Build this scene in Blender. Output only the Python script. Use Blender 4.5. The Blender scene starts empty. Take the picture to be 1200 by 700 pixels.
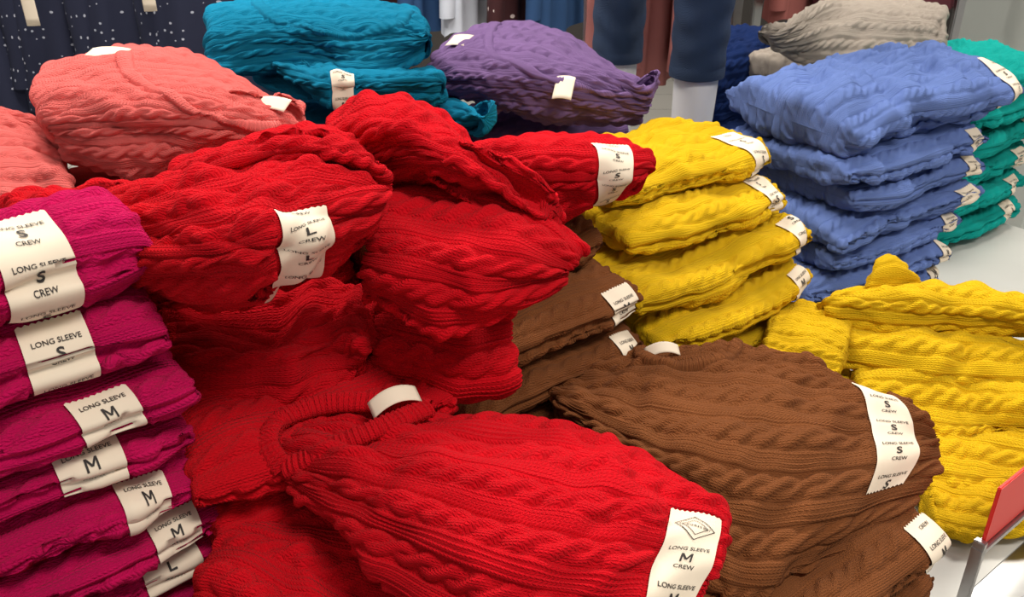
import bpy, math, random, bmesh
import numpy as np
from mathutils import Vector
S=bpy.context.scene
def GR(txt,z):
    """control grid: rows of 'x y' pairs in mm (world), with matching heights z in m"""
    rows=[[float(q)/1000 for q in r.split()] for r in txt.split('|')]
    return np.array([[(r[2*i],r[2*i+1],zr[i]) for i in range(len(zr))] for r,zr in zip(rows,z)])
def lin(h):
    h=h.lstrip('#'); o=[]
    for i in (0,2,4):
        c=int(h[i:i+2],16)/255; o.append(c/12.92 if c<=.04045 else ((c+.055)/1.055)**2.4)
    return (*o,1)
def newmat(name):
    m=bpy.data.materials.new(name); m.use_nodes=True
    nt=m.node_tree; return m,nt,nt.nodes['Principled BSDF']
def mth(nt,op,a,b=None,c=None):
    n=nt.nodes.new('ShaderNodeMath'); n.operation=op
    for i,x in enumerate((a,b,c)):
        if x is None: continue
        if isinstance(x,(int,float)): n.inputs[i].default_value=x
        else: nt.links.new(x,n.inputs[i])
    return n.outputs[0]
def vary(nt,b,hexc,scale,amt):
    tc=nt.nodes.new('ShaderNodeTexCoord'); n2=nt.nodes.new('ShaderNodeTexNoise'); n2.inputs['Scale'].default_value=scale
    nt.links.new(tc.outputs['Object'],n2.inputs['Vector'])
    hs=nt.nodes.new('ShaderNodeHueSaturation'); hs.inputs['Color'].default_value=lin(hexc)
    mr=nt.nodes.new('ShaderNodeMapRange'); mr.inputs[3].default_value=1-amt; mr.inputs[4].default_value=1+amt
    nt.links.new(n2.outputs[0],mr.inputs[0]); nt.links.new(mr.outputs[0],hs.inputs['Value']); nt.links.new(hs.outputs[0],b.inputs['Base Color'])
    return tc
def knit(name,hexc,sheen=.18):
    m,nt,b=newmat(name)
    uv=nt.nodes.new('ShaderNodeUVMap'); uv.uv_map='UVMap'
    sp=nt.nodes.new('ShaderNodeSeparateXYZ'); nt.links.new(uv.outputs[0],sp.inputs[0])
    x=mth(nt,'DIVIDE',sp.outputs[0],.0046); fx=mth(nt,'FRACT',x)
    t=mth(nt,'MULTIPLY',mth(nt,'ABSOLUTE',mth(nt,'SUBTRACT',fx,.5)),2)
    leg=mth(nt,'SINE',mth(nt,'MULTIPLY',t,math.pi))
    y=mth(nt,'ADD',mth(nt,'DIVIDE',sp.outputs[1],.0040),mth(nt,'MULTIPLY',t,.9))
    st=mth(nt,'ABSOLUTE',mth(nt,'SINE',mth(nt,'MULTIPLY',y,math.pi)))
    h=mth(nt,'MULTIPLY',leg,mth(nt,'ADD',mth(nt,'MULTIPLY',st,.8),.2))
    tc=vary(nt,b,hexc,18,.15)
    nz=nt.nodes.new('ShaderNodeTexNoise'); nz.inputs['Scale'].default_value=1100; nz.inputs['Detail'].default_value=3; nt.links.new(tc.outputs['Object'],nz.inputs['Vector'])
    h=mth(nt,'ADD',h,mth(nt,'MULTIPLY',nz.outputs[0],1.0))
    bp=nt.nodes.new('ShaderNodeBump'); bp.inputs['Distance'].default_value=.0017; bp.inputs['Strength'].default_value=.85
    nt.links.new(h,bp.inputs['Height']); nt.links.new(bp.outputs[0],b.inputs['Normal'])
    b.inputs['Roughness'].default_value=1; b.inputs['Specular IOR Level'].default_value=.05
    b.inputs['Sheen Weight'].default_value=sheen; b.inputs['Sheen Roughness'].default_value=.5
    c=lin(hexc); b.inputs['Sheen Tint'].default_value=(min(1,c[0]*.9+.1),min(1,c[1]*.9+.1),min(1,c[2]*.9+.1),1)
    return m
def plain(name,hexc,rough=.6,metal=0,noise=0,scale=20,spec=.4):
    m,nt,b=newmat(name); b.inputs['Base Color'].default_value=lin(hexc)
    b.inputs['Roughness'].default_value=rough; b.inputs['Metallic'].default_value=metal; b.inputs['Specular IOR Level'].default_value=spec
    if noise: vary(nt,b,hexc,scale,noise)
    return m
K={k:knit('knit_'+k,h) for k,h in dict(magenta='#C41256',red='#CE101E',brown='#7C4A2A',yellow='#E6BA1C',blue='#6C84C4',aqua='#14A8A0',
    teal='#1482A8',purple='#806496',coral='#F07470',navy='#142858',beige='#A69C92').items()}
PAPER=plain('label_paper','#E6D8C4',.75,noise=.03,scale=60)
INK=plain('label_ink','#2C2828',.7)
def mkobj(name,verts,faces,mat,uvs=None,parent=None,smooth=True):
    me=bpy.data.meshes.new(name)
    verts=np.asarray(verts,dtype=np.float32).reshape(-1,3); faces=np.asarray(faces,dtype=np.int32)
    k=faces.shape[1]; nf=len(faces)
    me.vertices.add(len(verts)); me.vertices.foreach_set('co',verts.ravel())
    me.loops.add(nf*k); me.loops.foreach_set('vertex_index',faces.ravel())
    me.polygons.add(nf); me.polygons.foreach_set('loop_start',np.arange(nf,dtype=np.int32)*k)
    try: me.polygons.foreach_set('loop_total',np.full(nf,k,dtype=np.int32))
    except Exception: pass
    if uvs is not None:
        l=me.uv_layers.new(name='UVMap'); l.data.foreach_set('uv',np.asarray(uvs,dtype=np.float32).reshape(-1,2)[faces.ravel()].ravel())
    me.update(calc_edges=True); me.validate()
    me.polygons.foreach_set('use_smooth',np.full(len(me.polygons),smooth))
    me.materials.append(mat)
    o=bpy.data.objects.new(name,me); S.collection.objects.link(o)
    if parent: o.parent=parent
    return o
def gridfaces(n,m,off=0):
    i=np.arange(n-1)[:,None]; j=np.arange(m-1)[None,:]
    a=i*m+j
    return np.stack([a,a+1,a+m+1,a+m],-1).reshape(-1,4)+off
def empty(name,loc=(0,0,0)):
    e=bpy.data.objects.new(name,None); e.empty_display_size=.05; S.collection.objects.link(e); return e
def wts(x,m):
    t=x*(m-1); i=np.clip(np.floor(t).astype(int),0,m-2); f=t-i
    ws=[(-1,(-f+2*f*f-f**3)/2),(0,(2-5*f*f+3*f**3)/2),(1,(f+4*f*f-3*f**3)/2),(2,(-f*f+f**3)/2)]
    W=np.zeros(x.shape+(m,))
    for off,w in ws:
        k=i+off
        for q in range(m): W[...,q]+=np.where(k==q,w,0)
        lo=k<0; W[...,0]+=np.where(lo,2*w,0); W[...,1]-=np.where(lo,w,0)
        hi=k>=m; W[...,m-1]+=np.where(hi,2*w,0); W[...,m-2]-=np.where(hi,w,0)
    return W
def sup(A,B,n,N,t0,t1):
    t=np.linspace(t0,t1,4001); c,s=np.cos(t),np.sin(t)
    x=np.sign(c)*abs(c)**(2/n); y=np.sign(s)*abs(s)**(2/n)
    d=np.r_[0,np.cumsum(np.hypot(np.diff(x*A),np.diff(y*B)))]
    q=np.linspace(0,d[-1],N)
    return np.interp(q,d,x),np.interp(q,d,y),q,t,d
def cable(u,v,sc=1):
    u=u/sc; v=v/sc; per=.050; L=.054
    col=np.floor(u/per+.5); x=((u/per+.5)%1-.5)*per
    phi=2*np.pi*v/L+col*1.3
    A,w=.0064,.0068
    h1=np.clip(1-((x-A*np.sin(phi))/w)**2,0,1)**.5*(.70+.30*np.cos(phi))
    h2=np.clip(1-((x+A*np.sin(phi))/w)**2,0,1)**.5*(.70-.30*np.cos(phi))
    h=np.maximum(h1,h2)
    xr=abs(x)-.0150
    rib=np.where(xr>0,.5*np.sqrt(abs(np.sin(np.pi*xr/.005))),0)
    return np.maximum(h,rib)
TXT={}
def subdiv(V,F,maxlen):
    V=[tuple(v) for v in V]; out=[]; todo=[tuple(f) for f in F]; cache={}
    while todo:
        f=todo.pop(); p=[np.array(V[i]) for i in f]
        l=[np.hypot(*(p[(i+1)%3]-p[i])) for i in range(3)]; i=int(np.argmax(l))
        if l[i]<=maxlen: out.append(f); continue
        a,b,c=f[i],f[(i+1)%3],f[(i+2)%3]; k=(min(a,b),max(a,b))
        if k not in cache: V.append(tuple((np.array(V[a])+np.array(V[b]))/2)); cache[k]=len(V)-1
        m=cache[k]; todo+=[(a,m,c),(m,b,c)]
    return np.array(V),np.array(out)
def text2d(s,size,bold=0):
    key=(s,size,bold)
    if key in TXT: return TXT[key]
    if s=='M':
        h=size*.36; w=size*.34; t=size*.11; V=[];F=[]
        def quad(a,b,c,d):
            n=len(V); V.extend([a,b,c,d]); F.extend([(n,n+1,n+2),(n,n+2,n+3)])
        quad((-w,-h),(-w+t,-h),(-w+t,h),(-w,h)); quad((w-t,-h),(w,-h),(w,h),(w-t,h))
        quad((-w,h),(-t*.6,-h*.45),(t*.6,-h*.45),(-w+t*1.2,h)); quad((w-t*1.2,h),(-t*.6,-h*.45),(t*.6,-h*.45),(w,h))
        TXT[key]=subdiv(np.array(V),np.array(F),.0026); return TXT[key]
    c=bpy.data.curves.new('t','FONT'); c.body=s; c.size=size; c.align_x='CENTER'; c.align_y='CENTER'; c.offset=bold*size; c.resolution_u=3
    o=bpy.data.objects.new('t',c); S.collection.objects.link(o)
    dg=bpy.context.evaluated_depsgraph_get(); me=o.evaluated_get(dg).to_mesh()
    me.calc_loop_triangles()
    V=np.array([v.co[:2] for v in me.vertices]); F=np.array([t.vertices[:] for t in me.loop_triangles])
    bpy.data.objects.remove(o,do_unlink=True)
    TXT[key]=subdiv(V,F,.0026); return TXT[key]
def puff(parent,tag,ctrl,T,mat,res=.003,n=2.4,nb=5,corner=.05,amp=.0068,wr=.004,seed=0,labels=(),necks=(),sc=.95,grooves=(),uoff=0):
    ctrl=np.asarray(ctrl,float); m,k=ctrl.shape[:2]; rs=np.random.RandomState(seed+7)
    tt=np.linspace(0,1,60)
    def ev(Wa,Wb): return np.einsum('sbm,bn,mnk->sbk',Wa,Wb,ctrl)
    Cg=np.einsum('im,jn,mnk->ijk',wts(tt,m),wts(tt,k),ctrl)
    D=np.linalg.norm(np.diff(Cg,axis=0),axis=2).sum(0).mean(); L=np.linalg.norm(np.diff(Cg,axis=1),axis=2).sum(1).mean()
    Ns=int(2*(D+2*T)/res); Nb=int((L+T)/res)
    cx,wy,ua,t,d=sup(D/2,T,n,Ns,-math.pi/2,1.5*math.pi)
    ufront=np.interp(0,t,d); ua=ua-ufront
    bx,g,va,_,_=sup(L/2,T,nb,Nb,math.pi,0)
    bx=np.clip(bx,-1,1); g=np.abs(g); g[0]=g[-1]=0
    a=cx[:,None]*(1-corner*np.abs(bx)[None,:]**6)
    for gw,gd in grooves:
        a=a*(1-(gd/(D/2))*np.exp(-((wy[:,None]-gw)/.16)**2))
    Wb=wts((bx+1)/2,k); Wb2=wts((bx+1)/2+1e-3,k)
    C=ev(wts((a+1)/2,m),Wb); Ca=ev(wts((a+1)/2+1e-3,m),Wb); Cb=ev(wts((a+1)/2,m),Wb2)
    N=np.cross(Cb-C,-(Ca-C)); N/=np.linalg.norm(N,axis=2,keepdims=True)+1e-12
    P=C+N*(T*(g[None,:]*wy[:,None]-1))[...,None]
    U,V=np.meshgrid(ua,va,indexing='ij')
    w=np.zeros_like(U)
    for q in range(8):
        th=rs.uniform(-.5,.5) if q%2 else rs.uniform(0,3.14); lam=rs.uniform(.07,.2)
        ph=2*np.pi*(U*math.cos(th)+V*math.sin(th))/lam+rs.uniform(0,6.28)+1.5*np.sin(2*np.pi*(V/.23+rs.rand()))
        s_=np.sin(ph)
        w+=(.6-1.2*(s_*s_+.06)**.5 if q%3==0 else s_*.8)*lam/.11*.45
    def nrm(P):
        du=np.gradient(P,axis=0); dv=np.gradient(P,axis=1)
        du[0]=du[-1]=P[1]-P[-2]
        nn=np.cross(dv,du); l=np.linalg.norm(nn,axis=2,keepdims=True)
        nn=nn/(l+1e-12)
        nn[:,0]=nn[:,2]; nn[:,1]=nn[:,2]; nn[:,-1]=nn[:,-3]; nn[:,-2]=nn[:,-3]
        return nn
    N0=nrm(P); taper=np.clip(g*1.3,0,1)[None,:]
    P=P+N0*(w*wr*taper)[...,None]; P[-1]=P[0]
    N1=nrm(P)
    H=cable(U+uoff,V,sc)*amp
    for lb in labels:
        vc=va[-1]-lb['v']+(U-lb['u0'])*lb.get('sl',0)
        inside=(np.abs(V-vc)<lb.get('w',.046)/2+.003)&(U>lb['u0']-.003)&(U<lb['u1']+.003)
        H=np.where(inside,H*.2,H)
    Pd=P+N1*(H*(.3+.7*taper))[...,None]; Pd[-1]=Pd[0]
    mkobj(tag,Pd,gridfaces(Ns,Nb),mat,np.stack([U+uoff,V],-1),parent)
    def samp(A,u,v):
        fi=np.clip((u-ua[0])/(ua[-1]-ua[0])*(Ns-1),0,Ns-1.001); fj=np.clip((v-va[0])/(va[-1]-va[0])*(Nb-1),0,Nb-1.001)
        i=fi.astype(int); j=fj.astype(int); f=(fi-i)[...,None]; e=(fj-j)[...,None]
        return (A[i,j]*(1-f)+A[i+1,j]*f)*(1-e)+(A[i,j+1]*(1-f)+A[i+1,j+1]*f)*e
    for li,lb in enumerate(labels):
        wd=lb.get('w',.046); u0,u1=lb['u0'],lb['u1']; nu=max(8,int((u1-u0)/.0025)); nv=21
        uu=np.linspace(u0,u1,nu)[:,None]+np.zeros((1,nv))
        zz=np.where(np.arange(nv)%2,.001,-.001); uu[0]+=zz; uu[-1]+=zz
        xx=np.linspace(-wd/2,wd/2,nv)[None,:]+np.zeros((nu,1))
        def place(u,x,h):
            vq=va[-1]-lb['v']+(u-u0)*lb.get('sl',0)+x
            return samp(P,u,vq)+samp(N1,u,vq)*h
        mkobj('%s_label_%d'%(tag,li+1),place(uu,xx,.0029),gridfaces(nu,nv),PAPER,None,parent)
        vs=[];fs=[];off=0
        def add(V2,F,cx_,cy_):
            nonlocal off
            u=cy_+V2[:,1]; x=cx_+V2[:,0]; ok=(u>u0+.001)&(u<u1-.001)
            if not ok.all(): return
            vs.append(place(u,x,.0037)); fs.append(F+off); off+=len(V2)
        unit=.040; c0=lb.get('ph',0.0)
        for kk in range(-6,9):
            c=c0+kk*unit
            if c<u0-.02 or c>u1+.02 or not lb['t']: continue
            if 'logo' in lb and kk==lb['logo']:
                r=wd*.38
                for (ro,ri) in ((1.0,.93),(.62,.57)):
                    q=np.array([[ro*r,0],[0,ro*r],[-ro*r,0],[0,-ro*r]]); q2=q*ri/ro
                    pts=[];ff=[]
                    for e in range(4):
                        for f in range(7):
                            w_=f/6; pts+= [q[e]*(1-w_)+q[(e+1)%4]*w_, q2[e]*(1-w_)+q2[(e+1)%4]*w_]
                    for e in range(4):
                        for f in range(6):
                            o_=(e*7+f)*2; ff+=[[o_,o_+2,o_+3],[o_,o_+3,o_+1]]
                    add(np.array(pts),np.array(ff),0,c)
                V2,F=text2d("ST. JOHN'S BAY",.0038,.01); add(V2,F,0,c)
            else:
                V2,F=text2d('LONG SLEEVE',.0056*wd/.046,.01); add(V2,F,0,c+.0115)
                V2,F=text2d(lb['t'],.0135,.02); add(V2,F,0,c+.001)
                V2,F=text2d('CREW',.0056,.01); add(V2,F,0,c-.0095)
        if vs: mkobj('%s_print_%d'%(tag,li+1),np.concatenate(vs),np.concatenate(fs),INK,None,parent,False)
    for ni,nk in enumerate(necks):
        pth=np.array(nk['p'],float); W=wts(np.linspace(0,1,160),len(pth)); pp=W@pth
        tg=np.gradient(pp,axis=0); tg/=np.linalg.norm(tg,axis=1,keepdims=True); pr=np.stack([-tg[:,1],tg[:,0]],1)
        ln=np.r_[0,np.cumsum(np.linalg.norm(np.diff(pp,axis=0),axis=1))]
        cc=np.linspace(-1,1,11); wd=nk.get('w',.022)
        q=pp[:,None,:]+pr[:,None,:]*cc[None,:,None]*wd/2
        h=.0092*np.sqrt(np.clip(1-cc**4,0,1))[None,:]+(.0009*np.sign(np.sin(2*np.pi*ln/.0055)))[:,None]*(np.abs(cc)<.9)[None,:]
        vv=va[-1]-q[...,1]
        mkobj('%s_collar_%d'%(tag,ni+1),samp(P,q[...,0],vv)+samp(N1,q[...,0],vv)*h[...,None],gridfaces(160,11)[:,::-1],mat,np.stack([q[...,0]*0+ln[:,None],q[...,1]],-1),parent)
YAW=math.radians(38)
def slabctrl(F,L,D,T,yaw=38,seed=0,dzb=0,dzl=0,jit=.008,bulge=0.006):
    r=np.random.RandomState(seed); y=math.radians(yaw)
    e1=np.array([math.cos(y),math.sin(y),0]); e2=np.array([-math.sin(y),math.cos(y),0]); F=np.array(F,float)
    rows=[]
    for i in range(3):
        a=i/2; row=[]
        for j in range(4):
            b=j/3
            p=F+e2*D*(1-a)-e1*L*(1-b)+np.array([0,0,T+dzb*(1-a)+dzl*(1-b)])
            p[2]+=bulge*(1 if i==1 else 0)+r.uniform(-jit,jit)*.45
            p[:2]+=r.uniform(-jit,jit,2)
            row.append(p)
        rows.append(row)
    return np.array(rows)
def band(parent,tag,pts,hint,mat,w=.011,th=.0045):
    pts=np.array(pts,float); n=len(pts); M=200
    P=wts(np.linspace(0,1,M),n)@pts; hint=np.array(hint,float)
    H=wts(np.linspace(0,1,M),len(hint))@hint if hint.ndim==2 else np.tile(hint,(M,1))
    tg=np.gradient(P,axis=0); tg/=np.linalg.norm(tg,axis=1,keepdims=True)
    sd=np.cross(tg,H); sd/=np.linalg.norm(sd,axis=1,keepdims=True); nn=np.cross(sd,tg)
    ln=np.r_[0,np.cumsum(np.linalg.norm(np.diff(P,axis=0),axis=1))]
    ph=np.linspace(0,2*math.pi,25); c=np.cos(ph);s=np.sin(ph); c=np.sign(c)*abs(c)**.7; s=np.sign(s)*abs(s)**.7
    rib=.0009*np.sign(np.sin(2*np.pi*ln/.0055))[:,None]
    V=P[:,None]+sd[:,None]*(c*w)[None,:,None]+nn[:,None]*((s*th)[None,:]+rib*np.sign(s)[None,:])[...,None]
    U=np.stack([np.broadcast_to(ln[:,None],(M,25)),np.broadcast_to(ph[None]*.01,(M,25))],-1)
    return mkobj(tag,V,gridfaces(M,25),mat,U,parent)
def tagq(parent,tag,c,ax,up,w=.04,h=.016,curl=.006):
    c=np.array(c,float); ax=np.array(ax,float); ax/=np.linalg.norm(ax); up=np.array(up,float); up-=ax*(up@ax); up/=np.linalg.norm(up); nn=np.cross(ax,up)
    a=np.linspace(-1,1,15)[:,None]; b=np.linspace(-1,1,7)[None,:]
    V=c+ax*(a*w/2+0*b)[...,None]+up*(b*h/2+0*a)[...,None]+nn*(curl*(1-a**2)+.002*b)[...,None]
    o=mkobj(tag,V,gridfaces(15,7),PAPER,None,parent); md=o.modifiers.new('t','SOLIDIFY'); md.thickness=.0008
    return o
cam=bpy.data.cameras.new('camera'); co=bpy.data.objects.new('camera',cam); S.collection.objects.link(co)
co.location=(0,0,1.55); co.rotation_euler=(math.radians(63),0,0); cam.sensor_width=36; cam.lens=31.2; cam.clip_start=.02; S.camera=co
cam.dof.use_dof=True; cam.dof.focus_distance=.9; cam.dof.aperture_fstop=26
def stack(name,color,items,e=None,**kw):
    e=e or empty(name)
    for i,it in enumerate(items):
        F,L,D,T=it[:4]; lab=it[4] if len(it)>4 else None; o=dict(kw); o.update(it[5] if len(it)>5 else {})
        sk={q:o.pop(q) for q in ('yaw','dzb','dzl','jit','bulge') if q in o}
        labels=[dict(v=lab[0],u0=lab[1],u1=lab[2],t=lab[3],ph=lab[4] if len(lab)>4 else .009)] if lab else []
        o.setdefault('nb',6); o.setdefault('wr',.003); o.setdefault('amp',.0058); o.setdefault('sc',.9)
        puff(e,'folded_sweater_%d'%(i+1),slabctrl(F,L,D,T,seed=i*3+len(name),**sk),T,K[color],seed=i+len(name)*5,labels=labels,grooves=o.pop('grooves',((0,.009 if lab else .016),)),uoff=i*.011,**o)
    return e
def pile(F,L,D,T,z0,z1):
    n=max(1,int(round((z1-z0)/(2*T*.92)))); return [((F[0],F[1],z0+(i+.5)*(z1-z0)/n),L,D,T) for i in range(n)][::-1]
stack('magenta_sweater_stack','magenta',[
 ((-.27,.60,1.280),.30,.13,.037,(.10,-.05,.07,'S',.002),dict(dzb=-.03)),
 ((-.268,.594,1.210),.30,.2,.031,(.10,-.04,.045,'S',.012)),
 ((-.255,.594,1.155),.30,.24,.0250,(.085,-.03,.036,'M',.012)),
 ((-.258,.598,1.107),.30,.24,.0240,(.092,-.03,.036,'M',.012)),
 ((-.248,.604,1.062),.30,.24,.0222,(.075,-.03,.036,'M',.012)),
 ((-.243,.608,1.018),.30,.24,.0222,(.058,-.03,.036,'M',.012)),
 ((-.26,.612,.972),.30,.24,.0235,(.06,-.03,.036,'L',.012)),
 ((-.27,.61,.928),.30,.24,.023),((-.27,.61,.886),.30,.24,.022),((-.27,.61,.846),.30,.24,.021),((-.27,.61,.807),.30,.24,.02)],res=.0024,jit=.012)
stack('magenta_sweater_pile','magenta',[((-.23,.41,.985),.28,.14,.03),((-.23,.41,.93),.28,.14,.03),((-.23,.41,.87),.28,.14,.03),((-.23,.41,.815),.28,.14,.028)],res=.0032)
stack('yellow_sweater_stack','yellow',[
 ((.40,1.303,1.122),.33,.22,.029,(.055,-.03,.09,'S')),
 ((.43,1.262,1.076),.33,.26,.028,(.055,-.03,.07,'S')),
 ((.466,1.222,1.018),.38,.30,.034,(.06,-.03,.06,'S'),dict(wr=.007)),
 ((.470,1.199,.963),.34,.30,.027,(.055,-.03,.036,'M')),
 ((.42,1.16,.912),.30,.3,.026),((.40,1.17,.862),.30,.3,.026),((.40,1.17,.815),.30,.3,.024)],res=.0027,jit=.016,wr=.0045)
stack('blue_sweater_stack','blue',[
 ((.925,1.60,1.150),.47,.28,.052,(.06,-.06,.10,'S'),dict(grooves=((-.35,.016),),dzb=.02,dzl=-.015,wr=.007)),
 ((.865,1.55,1.078),.40,.3,.028,(.05,-.03,.036,'S')),
 ((.862,1.545,1.027),.38,.3,.027,(.055,-.03,.036,'S')),
 ((.85,1.52,.98),.39,.3,.027,(.05,-.03,.036,'M')),
 ((.845,1.51,.933),.37,.3,.027,(.055,-.03,.036,'M')),
 ((.815,1.485,.889),.36,.3,.026,(.05,-.03,.036,'M')),
 ((.805,1.48,.847),.37,.3,.025,(.05,-.03,.036,'M')),
 ((.80,1.48,.811),.36,.3,.02)],res=.0031,yaw=34,jit=.02,wr=.005)
stack('aqua_sweater_stack','aqua',[
 ((1.20,1.93,1.12),.34,.3,.032,(.08,-.03,.036,'S')),
 ((1.19,1.92,1.06),.34,.3,.031,(.09,-.03,.036,'S')),
 ((1.18,1.91,1.0),.34,.3,.031,(.09,-.03,.036,'S')),
 ((1.17,1.90,.94),.34,.3,.031,(.09,-.03,.036,'M')),
 ((1.17,1.89,.88),.34,.3,.031,(.09,-.03,.036,'M')),
 ((1.16,1.88,.82),.34,.3,.031,(.09,-.03,.036,'M'))],res=.0036,wr=.005)
stack('brown_sweater_stack','brown',[
 ((.125,1.04,1.095),.28,.26,.032),
 ((.171,.997,1.032),.28,.28,.030,(.055,-.03,.04,'M')),
 ((.18,.985,.975),.28,.28,.027,(.055,-.03,.036,'M')),
 ((.17,.985,.924),.28,.28,.026),((.17,.985,.872),.28,.28,.026),((.17,.985,.82),.28,.28,.026)],res=.0026)
stack('red_sweater_stack','red',pile((-.05,.735),.25,.3,.03,.79,1.09),res=.0026,jit=.012)
stack('red_sweater_pile','red',pile((-.176,.95),.27,.18,.03,.79,1.17)+[((-.05,1.05,1.175),.25,.2,.03)],res=.0032,jit=.012)
stack('coral_sweater_stack','coral',pile((-.33,1.20),.42,.3,.03,.79,1.12)+pile((-.58,1.02),.22,.25,.03,.79,1.14),res=.004)
stack('teal_sweater_stack','teal',pile((-.09,1.5),.33,.3,.03,.79,1.14),res=.004)
stack('purple_sweater_stack','purple',pile((.22,1.62),.26,.28,.03,.79,1.10),res=.004)
stack('navy_sweater_stack','navy',pile((.72,2.08),.25,.25,.03,.79,.95),res=.005)
stack('beige_sweater_stack','beige',pile((.93,2.2),.33,.25,.03,.79,1.11),res=.005)
def draped(name,color,parts):
    e=empty(name)
    for i,(txt,z,T,o) in enumerate(parts):
        puff(e,'body_%d'%(i+1),GR(txt,z),T,K[color],seed=i+len(name)*3+o.pop('sd',0),**o)
    return e
e=draped('red_folded_sweater','red',[(
 '-185 728 -42 730 64 726 174 662|-212 672 -58 613 63 584 178 573|-210 620 -79 536 31 490 163 510|-183 590 -101 488 0 426 126 446',
 [[1.06,1.07,1.06,1.04],[1.08,1.10,1.10,1.06],[1.07,1.10,1.10,1.06],[1.04,1.06,1.06,1.02]],.03,
 dict(res=.0018,nb=9,corner=.02,sc=1.0,amp=.0075,labels=[dict(v=.055,u0=.03,u1=.172,t='M',logo=4,ph=-.014)],wr=.005,grooves=((-.3,.01),))),
 ('-246 656 -161 668 -63 644 37 588|-260 598 -181 577 -108 558 0 520|-264 519 -194 485 -109 470 -25 440',[[1.02,1.02,1.0,1.0]]*3,.03,dict(res=.0022,wr=.006)),
 ('-291 642 -162 642 -31 609 151 578|-285 598 -184 558 -70 522 139 513|-277 549 -172 505 -66 465 105 465',[[.96]*4]*3,.03,dict(res=.003))])
band(e,'neck_collar_back',[(-.196,.614,1.070),(-.212,.632,1.085),(-.208,.662,1.090),(-.172,.684,1.092),(-.125,.684,1.094),(-.075,.672,1.094)],[(-.5,-.3,.8),(-.3,-.5,.8),(0,-.5,.9)],K['red'],.010,.006)
band(e,'neck_collar_front',[(-.196,.614,1.072),(-.156,.622,1.088),(-.112,.640,1.099),(-.075,.670,1.098)],(0,-.2,1),K['red'],.010,.006)
tagq(e,'neck_tag',(-.105,.666,1.106),(.8,.4,.1),(-.4,.85,.25),.045,.016,.010)
e=draped('brown_folded_sweater','brown',[(
 '132 992 232 1006 328 991 423 954|73 934 192 901 329 882 482 885|40 876 152 764 279 734 510 833|50 845 136 689 228 608 400 707',
 [[.97,.99,.99,.97],[.98,1.0,1.0,.96],[.98,1.0,.99,.93],[.93,.95,.94,.9]],.035,
 dict(res=.002,nb=7,wr=.005,sc=1.0,amp=.0075,labels=[dict(v=.078,u0=.085,u1=.27,t='S',ph=.01,w=.043)],grooves=((-.2,.012),),necks=[dict(p=[(.33,.42),(.25,.37),(.26,.28),(.34,.24)])]))])
tagq(e,'neck_tag',(.183,.935,1.0),(.9,.1,.05),(-.2,.85,.25),.042,.014,.009)
stack('brown_sweater_pile','brown',[((.475,.727,.875),.3,.26,.032,(.045,-.03,.05,'M')),((.475,.727,.818),.3,.26,.03)],res=.0025)
draped('red_rolled_sweater','red',[(
 '-549 911 -428 893 -296 855 -169 855|-466 763 -346 705 -228 666 -113 728|-420 712 -292 614 -182 577 -94 711|-401 739 -316 669 -217 655 -128 751',
 [[1.24,1.26,1.29,1.29],[1.27,1.28,1.32,1.31],[1.26,1.27,1.29,1.27],[1.2,1.18,1.18,1.19]],.042,
 dict(res=.0021,n=2.1,nb=5,labels=[dict(v=.115,u0=.0,u1=.20,t='L')],grooves=((-.3,.014),),wr=.006)),
 ('-344 849 -274 842 -200 851 -152 903|-299 752 -224 725 -157 723 -114 758|-295 752 -222 730 -146 723 -102 747',
 [[1.27,1.30,1.31,1.28],[1.29,1.32,1.33,1.30],[1.27,1.29,1.30,1.28]],.016,dict(res=.0024)),
 ('-361 824 -255 824 -174 866 -141 824|-337 735 -240 719 -165 751 -138 735|-324 694 -243 694 -181 709 -144 738',[[1.15]*4,[1.13]*4,[1.06]*4],.03,dict(res=.0024,wr=.010)),
 ('-354 753 -302 753 -238 738 -184 723|-331 695 -274 681 -223 668 -177 681|-309 644 -253 644 -208 656 -160 656',[[1.05]*4,[1.04]*4,[1.0]*4],.03,dict(res=.0024,wr=.008))])
draped('red_draped_sweater','red',[(
 '-218 985 -158 971 -103 970 -51 935|-178 855 -120 821 -69 831 -8 810|-149 825 -94 783 -38 764 24 776|-128 835 -73 794 -16 790 41 800',
 [[1.29,1.32,1.31,1.28],[1.29,1.325,1.31,1.27],[1.27,1.30,1.29,1.24],[1.24,1.26,1.25,1.21]],.017,dict(res=.0021,wr=.004,nb=7)),
 ('-116 880 -45 872 20 850 74 800|-134 748 -70 722 -5 714 62 764|-145 728 -93 690 -36 694 48 764',
 [[1.26,1.265,1.255,1.205],[1.235,1.24,1.225,1.19],[1.175,1.17,1.158,1.168]],.013,dict(res=.002,nb=9,corner=.0,wr=.005)),
 ('-140 815 -90 795 -40 790 8 802|-141 778 -95 762 -45 758 5 776|-141 745 -100 735 -51 738 10 756',
 [[1.16]*4,[1.12,1.12,1.11,1.11],[1.09,1.08,1.06,1.055]],.024,dict(res=.002,nb=7,wr=.006))])
draped('red_crew_sweater','red',[(
 '-79 1142 0 1156 79 1156 142 1162|-51 1018 20 1009 100 1009 177 1060|-10 983 39 955 106 955 173 1013|0 1007 50 964 109 1007 155 1044',
 [[1.22,1.23,1.23,1.22],[1.23,1.24,1.24,1.22],[1.2,1.21,1.21,1.20],[1.14,1.14,1.14,1.15]],.036,dict(res=.0027,n=2.1,nb=6,labels=[dict(v=.085,u0=.0,u1=.2,t='S')]))])
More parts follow.
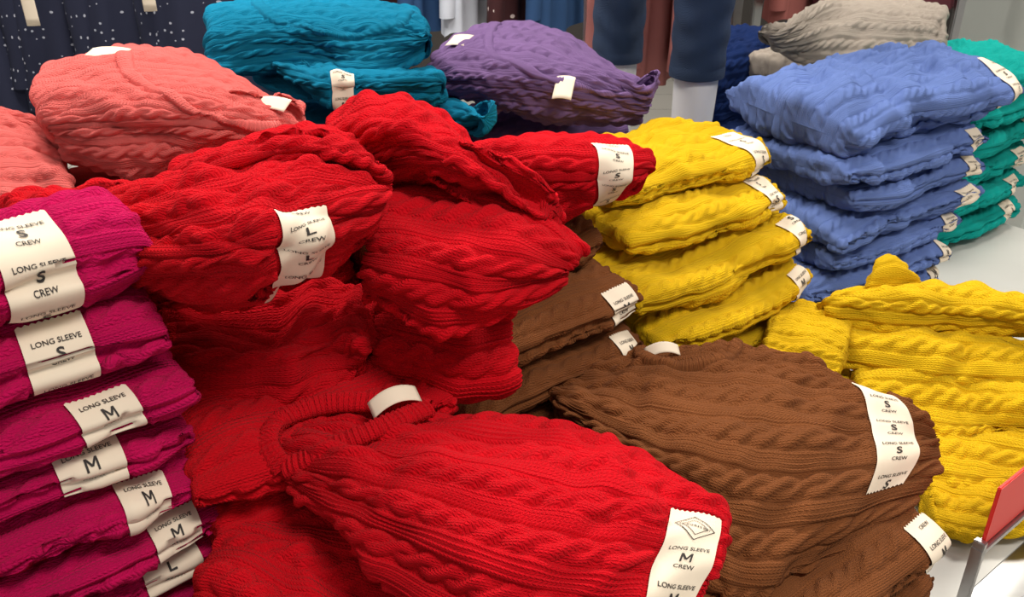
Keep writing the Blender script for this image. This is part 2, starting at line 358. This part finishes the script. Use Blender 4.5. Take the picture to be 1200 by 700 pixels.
draped('yellow_folded_sweater','yellow',[
 ('504 1180 608 1188 690 1174 792 1132|447 1126 563 1112 650 1094 761 1061|446 1100 554 1075 645 1068 760 1044',[[.98]*4,[.99]*4,[.96]*4],.025,dict(res=.0024,wr=.006)),
 ('490 1124 582 1111 668 1086 761 1061|469 1091 578 1067 667 1055 766 1044|454 1055 563 1021 650 1010 747 1000',[[.95]*4,[.94]*4,[.92]*4],.025,dict(res=.0024,wr=.006)),
 ('479 1071 577 1049 671 1049 753 1026|473 1031 579 1021 650 999 741 979|479 989 568 959 630 950 725 940',[[.91]*4,[.9]*4,[.88]*4],.024,dict(res=.0024,wr=.006)),
 ('493 1024 578 1003 649 983 730 964|501 978 572 959 631 940 720 922|502 913 560 895 610 887 711 895',[[.87]*4,[.86]*4,[.845]*4],.023,dict(res=.0024,wr=.006)),
 ('520 981 581 962 640 943 720 925|524 908 560 891 606 874 697 866|519 839 553 824 594 824 664 839',[[.83]*4,[.83]*4,[.823]*4],.019,dict(res=.0024)),
 ('391 1192 432 1178 497 1145|364 1111 409 1098 463 1061|348 1061 383 1038 439 1016',[[.95]*3,[.95]*3,[.93]*3],.015,dict(res=.0026,sc=.6,amp=.005)),
 ('363 1172 433 1146 501 1122|328 1074 406 1052 482 1030|319 989 382 969 465 950',[[.88]*3]*3,.03,dict(res=.003)),
 ('527 1177 547 1179 564 1177|517 1154 546 1153 572 1146|513 1139 549 1139 592 1139',[[1.02,1.03,1.02],[1.01,1.02,1.01],[.99]*3],.012,dict(res=.003,wr=.002,amp=.004))])
e=draped('coral_sweater','coral',[(
 '-798 1521 -671 1519 -552 1505 -400 1347|-672 1234 -536 1223 -412 1198 -298 1158|-589 1076 -456 1041 -349 1022 -252 1089|-590 1087 -473 1039 -388 1071 -290 1140',
 [[1.25,1.27,1.27,1.25],[1.26,1.28,1.28,1.25],[1.25,1.27,1.27,1.23],[1.17]*4],.038,dict(res=.0025,sc=1.0,necks=[dict(p=[(.52,.26),(.38,.27),(.26,.22),(.19,.13),(.19,.03)],w=.026)])),
 ('-894 1403 -799 1376 -663 1255|-774 1211 -703 1211 -604 1151|-662 1029 -592 1013 -524 998',[[1.2]*3]*3,.03,dict(res=.003))])
tagq(e,'shoulder_tag',(-.60,1.33,1.276),(1,-.1,0),(0,1,.1),.06,.045,.003); tagq(e,'neck_tag',(-.30,1.10,1.262),(.8,-.3,0),(.1,.9,.25),.045,.022,.003)
draped('teal_sweater','teal',[(
 '-624 1885 -476 1920 -317 1920 -185 1828|-505 1511 -383 1527 -253 1511 -137 1471|-471 1369 -353 1436 -234 1372 -129 1436',[[1.28]*4,[1.3]*4,[1.26]*4],.03,dict(res=.003,necks=[dict(p=[(.42,.33),(.25,.3),(.14,.2),(.22,.08),(.4,.04)],w=.026)])),
 ('-459 1621 -352 1549 -240 1481 -128 1501|-421 1480 -302 1375 -208 1358 -105 1375|-391 1464 -296 1333 -206 1333 -110 1349',[[1.23]*4,[1.24]*4,[1.22]*4],.024,dict(res=.0028,labels=[dict(v=.2,u0=-.03,u1=.10,t='S')])),
 ('-175 1513 -101 1495 -54 1401|-152 1428 -95 1401 -46 1336|-138 1409 -82 1385 -41 1385',[[1.18]*3,[1.18]*3,[1.15]*3],.02,dict(res=.0032))])
e=draped('purple_sweater','purple',[(
 '-134 1780 -35 1894 85 1824 194 1508|-144 1597 -44 1557 73 1535 214 1431|-142 1489 -41 1419 81 1404 231 1439|-115 1477 -14 1413 97 1409 220 1444',
 [[1.22,1.25,1.25,1.22],[1.22,1.25,1.24,1.2],[1.21,1.23,1.22,1.17],[1.16,1.16,1.14,1.13]],.032,dict(res=.0029,nb=7,necks=[dict(p=[(.42,.3),(.27,.3),(.17,.22),(.15,.12),(.2,.03)],w=.026)]))])
tagq(e,'neck_tag',(.081,1.385,1.213),(.8,-.2,0),(-.1,.8,.45),.03,.045,.003); tagq(e,'shoulder_tag',(-.09,1.62,1.24),(1,-.3,0),(.2,.9,.1),.045,.05,.003)
draped('navy_sweater','navy',[(
 '440 2179 520 2293 640 2400 760 2400|410 2065 480 2090 620 2200 740 2300|400 2040 500 2040 608 2150 721 2280',[[1.13,1.15,1.15,1.15],[1.1,1.12,1.12,1.12],[.97]*4],.03,dict(res=.004))])
draped('beige_sweater','beige',[(
 '557 1873 716 2164 912 2261 1014 2164|540 1850 722 2050 874 2050 945 1994|560 1900 697 1936 843 1936 916 1893',[[1.22,1.24,1.24,1.24],[1.2,1.22,1.22,1.22],[1.15]*4],.03,dict(res=.004))])
# ---------- room
def box(name,c,s,mat,yaw=0,parent=None,bev=.004):
    me=bpy.data.meshes.new(name); bm=bmesh.new(); bmesh.ops.create_cube(bm,size=1)
    for v in bm.verts: v.co=Vector((v.co.x*s[0],v.co.y*s[1],v.co.z*s[2]))
    if bev: bmesh.ops.bevel(bm,geom=bm.edges[:],offset=bev,segments=2,affect='EDGES')
    bm.to_mesh(me); bm.free(); me.materials.append(mat)
    o=bpy.data.objects.new(name,me); o.location=c; o.rotation_euler=(0,0,math.radians(yaw)); S.collection.objects.link(o)
    if parent: o.parent=parent
    return o
WHITE=plain('white_laminate','#C4C4C0',.35,noise=.02)
STEEL=plain('brushed_steel','#B8B8BA',.3,metal=1)
def pq(p,q,z): return (p*math.cos(YAW)-q*math.sin(YAW),p*math.sin(YAW)+q*math.cos(YAW),z)
tb=empty('display_table')
box('tabletop',pq(.7,1.03,.768),(2.7,1.52,.03),WHITE,38,tb)
box('plinth',pq(.7,1.03,.37),(2.4,1.2,.74),WHITE,38,tb)
m,nt,b=newmat('floor_tile'); br=nt.nodes.new('ShaderNodeTexBrick'); tc=nt.nodes.new('ShaderNodeTexCoord')
nt.links.new(tc.outputs['Object'],br.inputs['Vector']); br.inputs['Scale'].default_value=1; br.offset=0
br.inputs['Brick Width'].default_value=.4; br.inputs['Row Height'].default_value=.4; br.inputs['Mortar Size'].default_value=.004
br.inputs['Color1'].default_value=lin('#D6D2CA'); br.inputs['Color2'].default_value=lin('#CDC9C0'); br.inputs['Mortar'].default_value=lin('#8E8A84')
nt.links.new(br.outputs[0],b.inputs['Base Color']); b.inputs['Roughness'].default_value=.3
box('floor',(0,3,-.05),(12,12,.1),m,bev=0)
WALL=plain('wall_paint','#B9BFBB',.8,noise=.02)
box('wall_back',(0,7,1.7),(12,.1,3.4),plain('dark_wall','#4A4644',.8,noise=.05),bev=0)
box('wall_right',(5.2,3,1.7),(.1,12,3.4),WALL,bev=0)
box('pillar',(2.35,3.3,1.7),(1.1,.8,3.4),WALL,bev=.01)
sg=empty('sale_sign_holder')
RED=plain('sign_red','#E02A22',.4)
box('red_card',pq(.95,.262,.925),(.22,.004,.075),RED,38,sg,.001)
box('frame_rail',pq(.95,.262,.882),(.24,.012,.008),STEEL,38,sg,.001)
box('frame_post',pq(.835,.262,.835),(.008,.012,.12),STEEL,38,sg,.001)
box('frame_post_right',pq(1.065,.262,.835),(.008,.012,.12),STEEL,38,sg,.001)
box('frame_base',pq(.95,.262,.778),(.24,.06,.006),STEEL,38,sg,.001)
def garment(parent,tag,c,w,d,z0,z1,mat,yaw=0,seed=0,folds=5,uv=True):
    r=np.random.RandomState(seed); nz=70; npn=120
    zz=np.linspace(0,1,nz)[:,None]; ph=np.linspace(0,2*math.pi,npn)[None,:]
    wz=w/2*(.42+.58*np.clip(zz/.16,0,1)**.5)*(1+.12*zz); dz=d/2*(.5+.5*np.clip(zz/.15,0,1))*(1+.3*zz)
    fold=1+.22*zz*np.sin(ph*folds*2+r.rand()*6+zz*1.5)+.1*zz*np.sin(ph*3+r.rand()*6)
    x=wz*np.sign(np.cos(ph))*abs(np.cos(ph))**.8; y=dz*np.sin(ph)*fold
    z=z1-(z1-z0)*zz+0*ph+.01*zz*np.sin(ph*4)
    y_=math.radians(yaw); X=x*math.cos(y_)-y*math.sin(y_)+c[0]; Y=x*math.sin(y_)+y*math.cos(y_)+c[1]
    V=np.stack([X+0*z,Y+0*z,z],-1); U=np.stack([ph*w/3+0*z,(z1-z)+0*ph],-1)
    mkobj(tag,V,gridfaces(nz,npn),mat,U,parent)
    for s in (-1,1):
        nz2=40; t=np.linspace(0,1,nz2)[:,None]; p2=np.linspace(0,2*math.pi,24)[None,:]
        rx=.055-.02*t; lx=s*(w*.42+.05*t)+rx*np.cos(p2)*(1+.1*np.sin(t*20)); ly=rx*np.sin(p2)*.8; lz=z1-.06-(z1-z0)*.85*t+0*p2
        X=lx*math.cos(y_)-ly*math.sin(y_)+c[0]; Y=lx*math.sin(y_)+ly*math.cos(y_)+c[1]
        mkobj(tag+'_sleeve',np.stack([X,Y,lz],-1),gridfaces(nz2,24),mat,np.stack([p2*.05+0*t,t*.6+0*p2],-1),parent)
def dotted(name,base,dot,sz=.03):
    m,nt,b=newmat(name); uv=nt.nodes.new('ShaderNodeUVMap'); v=nt.nodes.new('ShaderNodeTexVoronoi'); v.inputs['Scale'].default_value=1/sz; v.inputs['Randomness'].default_value=.35
    nt.links.new(uv.outputs[0],v.inputs['Vector']); lt=mth(nt,'LESS_THAN',v.outputs['Distance'],.14)
    mx=nt.nodes.new('ShaderNodeMix'); mx.data_type='RGBA'; mx.inputs[6].default_value=lin(base); mx.inputs[7].default_value=lin(dot)
    nt.links.new(lt,mx.inputs[0]); nt.links.new(mx.outputs[2],b.inputs['Base Color']); b.inputs['Roughness'].default_value=.85; return m
def rack(name,x0,x1,y,ztop,mats,z0,n,yaw=20,seed=0,w=.42):
    e=empty(name); r=np.random.RandomState(seed)
    for i in range(n):
        x=x0+(x1-x0)*(i+.5)/n
        garment(e,'garment_%d'%(i+1),(x,y),w,.1,z0+r.uniform(-.04,.04),ztop,mats[i%len(mats)],yaw+r.uniform(-8,8),seed*10+i)
    box('rail',((x0+x1)/2,y,ztop+.06),(x1-x0+.2,.03,.03),STEEL,0,e)
    for x in (x0-.05,x1+.05): box('post',(x,y,ztop/2+.03),(.03,.03,ztop+.06),STEEL,0,e)
    box('foot',((x0+x1)/2,y,.015),(x1-x0+.2,.35,.03),STEEL,0,e)
    return e
def cloth(n,h): return plain(n,h,.9,noise=.15,scale=9,spec=.1)
e=rack('navy_dotted_shirt_rack',-1.75,-.75,2.75,1.75,[dotted('navy_dot','#151B36','#A8ACBC',.024)],.85,5,25,1)
for x,z in((-1.36,1.16),(-1.02,1.2)): tagq(e,'hang_tag',(x,2.60,z),(1,.2,0),(0.15,0,1),.035,.13,.002)
rack('burgundy_blouse_rack',-.55,.25,3.6,1.75,[dotted('plaid','#3A1218','#D8C8C4',.05),cloth('denim_cloth','#33507A'),cloth('white_cloth','#CDD4E2')],.93,5,70,2)
rack('mauve_sweater_rack',.28,.62,2.75,1.7,[cloth('mauve_cloth','#8E5A58')],.95,3,60,3)
rack('mauve_dress_rack',.9,1.5,3.2,1.7,[cloth('mauve_cloth2','#8C5450'),cloth('plum_cloth','#5A3038')],1.0,4,60,4)
def loft(parent,tag,pts,rad,mat,nseg=28,N=70,squash=1,wr=0,seed=0):
    pts=np.array(pts,float); W=wts(np.linspace(0,1,N),len(pts)); P=W@pts; R=W@np.array(rad,float)
    tg=np.gradient(P,axis=0); tg/=np.linalg.norm(tg,axis=1,keepdims=True)
    X=np.tile([1.,0,0],(N,1)); X-=tg*(X*tg).sum(1,keepdims=True); X/=np.linalg.norm(X,axis=1,keepdims=True); Y=np.cross(tg,X)
    ph=np.linspace(0,2*math.pi,nseg)[None,:]; r=R[:,None]*(1+wr*np.sin(np.linspace(0,60,N)[:,None]+2*np.sin(ph*2+seed)))
    V=P[:,None]+X[:,None]*(r*np.cos(ph))[...,None]+Y[:,None]*(r*np.sin(ph)*squash)[...,None]
    ln=np.linspace(0,1,N)[:,None]
    return mkobj(tag,V,gridfaces(N,nseg)[:,::-1],mat,np.stack([ph*.05+0*ln,ln+0*ph],-1),parent)
PL=plain('mannequin_plastic','#DCDCE0',.35)
def denim():
    m,nt,b=newmat('dark_denim'); tc=vary(nt,b,'#1E3352',14,.35)
    wv=nt.nodes.new('ShaderNodeTexWave'); wv.inputs['Scale'].default_value=260; wv.bands_direction='DIAGONAL'; nt.links.new(tc.outputs['Object'],wv.inputs[0])
    bp=nt.nodes.new('ShaderNodeBump'); bp.inputs['Distance'].default_value=.0006; nt.links.new(wv.outputs[1],bp.inputs['Height']); nt.links.new(bp.outputs[0],b.inputs['Normal'])
    b.inputs['Roughness'].default_value=.9; return m
DEN=denim()
mq=empty('mannequin')
loft(mq,'right_leg',[(.372,1.80,1.22),(.372,1.80,1.12),(.370,1.80,1.02),(.368,1.80,.93),(.367,1.80,.87)],[.045,.044,.041,.038,.036],PL)
loft(mq,'left_leg',[(.23,1.967,1.22),(.23,1.97,1.12),(.229,1.97,1.02),(.226,1.97,.93),(.224,1.97,.87)],[.045,.044,.041,.038,.036],PL)
for nm,x,y in(('right_foot',.367,1.80),('left_foot',.224,1.97)):
    loft(mq,nm,[(x,y+.03,.835),(x,y-.02,.83),(x,y-.09,.81),(x,y-.15,.80)],[.03,.042,.036,.016],PL,squash=.8)
loft(mq,'jeans_right_leg',[(.35,1.84,1.88),(.365,1.80,1.62),(.372,1.77,1.45),(.372,1.79,1.28),(.372,1.80,1.14)],[.105,.08,.062,.057,.053],DEN,wr=.03)
loft(mq,'jeans_left_leg',[(.24,1.88,1.88),(.235,1.92,1.62),(.23,1.95,1.45),(.23,1.965,1.28),(.23,1.97,1.135)],[.105,.08,.062,.057,.053],DEN,wr=.03,seed=2)
for nm,x,y,z in(('right_cuff',.372,1.80,1.15),('left_cuff',.23,1.97,1.145)):
    loft(mq,nm,[(x,y,z+.012),(x,y,z),(x,y,z-.012)],[.055,.056,.055],DEN,N=8)
loft(mq,'jeans_hips',[(.295,1.86,1.78),(.295,1.86,1.9),(.295,1.86,2.0),(.295,1.86,2.05)],[.16,.165,.14,.135],DEN,squash=.72)
loft(mq,'torso',[(.295,1.86,2.0),(.295,1.86,2.15),(.295,1.86,2.35),(.295,1.86,2.46),(.295,1.86,2.52),(.295,1.86,2.6),(.295,1.86,2.7),(.295,1.86,2.8)],[.13,.14,.18,.12,.055,.06,.09,.03],PL,squash=.7)
loft(mq,'right_arm',[(.48,1.86,2.42),(.52,1.86,2.15),(.53,1.82,1.92),(.52,1.80,1.78)],[.045,.04,.03,.02],PL)
loft(mq,'left_arm',[(.11,1.86,2.42),(.07,1.86,2.15),(.06,1.82,1.92),(.07,1.80,1.78)],[.045,.04,.03,.02],PL)
box('mannequin_base',(.295,1.88,.79),(.3,.35,.012),STEEL,0,mq)
def area(n,loc,sx,sy,p,col=(1,.93,.83)):
    l=bpy.data.lights.new(n,'AREA'); l.shape='RECTANGLE'; l.size=sx; l.size_y=sy; l.energy=p; l.color=col
    o=bpy.data.objects.new(n,l); o.location=loc; S.collection.objects.link(o)
area('ceiling_light_1',(-.8,2.0,3.2),1.2,.5,74); area('ceiling_light_2',(1.6,2.4,3.2),1.2,.5,60); area('ceiling_light_3',(-2,4.5,3.2),1.2,.6,60); area('ceiling_light_4',(.9,-.2,3.2),1.2,.5,52)
w=bpy.data.worlds.new('store_ambient'); S.world=w; w.use_nodes=True; w.node_tree.nodes['Background'].inputs[0].default_value=(1,.96,.91,1); w.node_tree.nodes['Background'].inputs[1].default_value=.38
S.view_settings.view_transform='Standard'
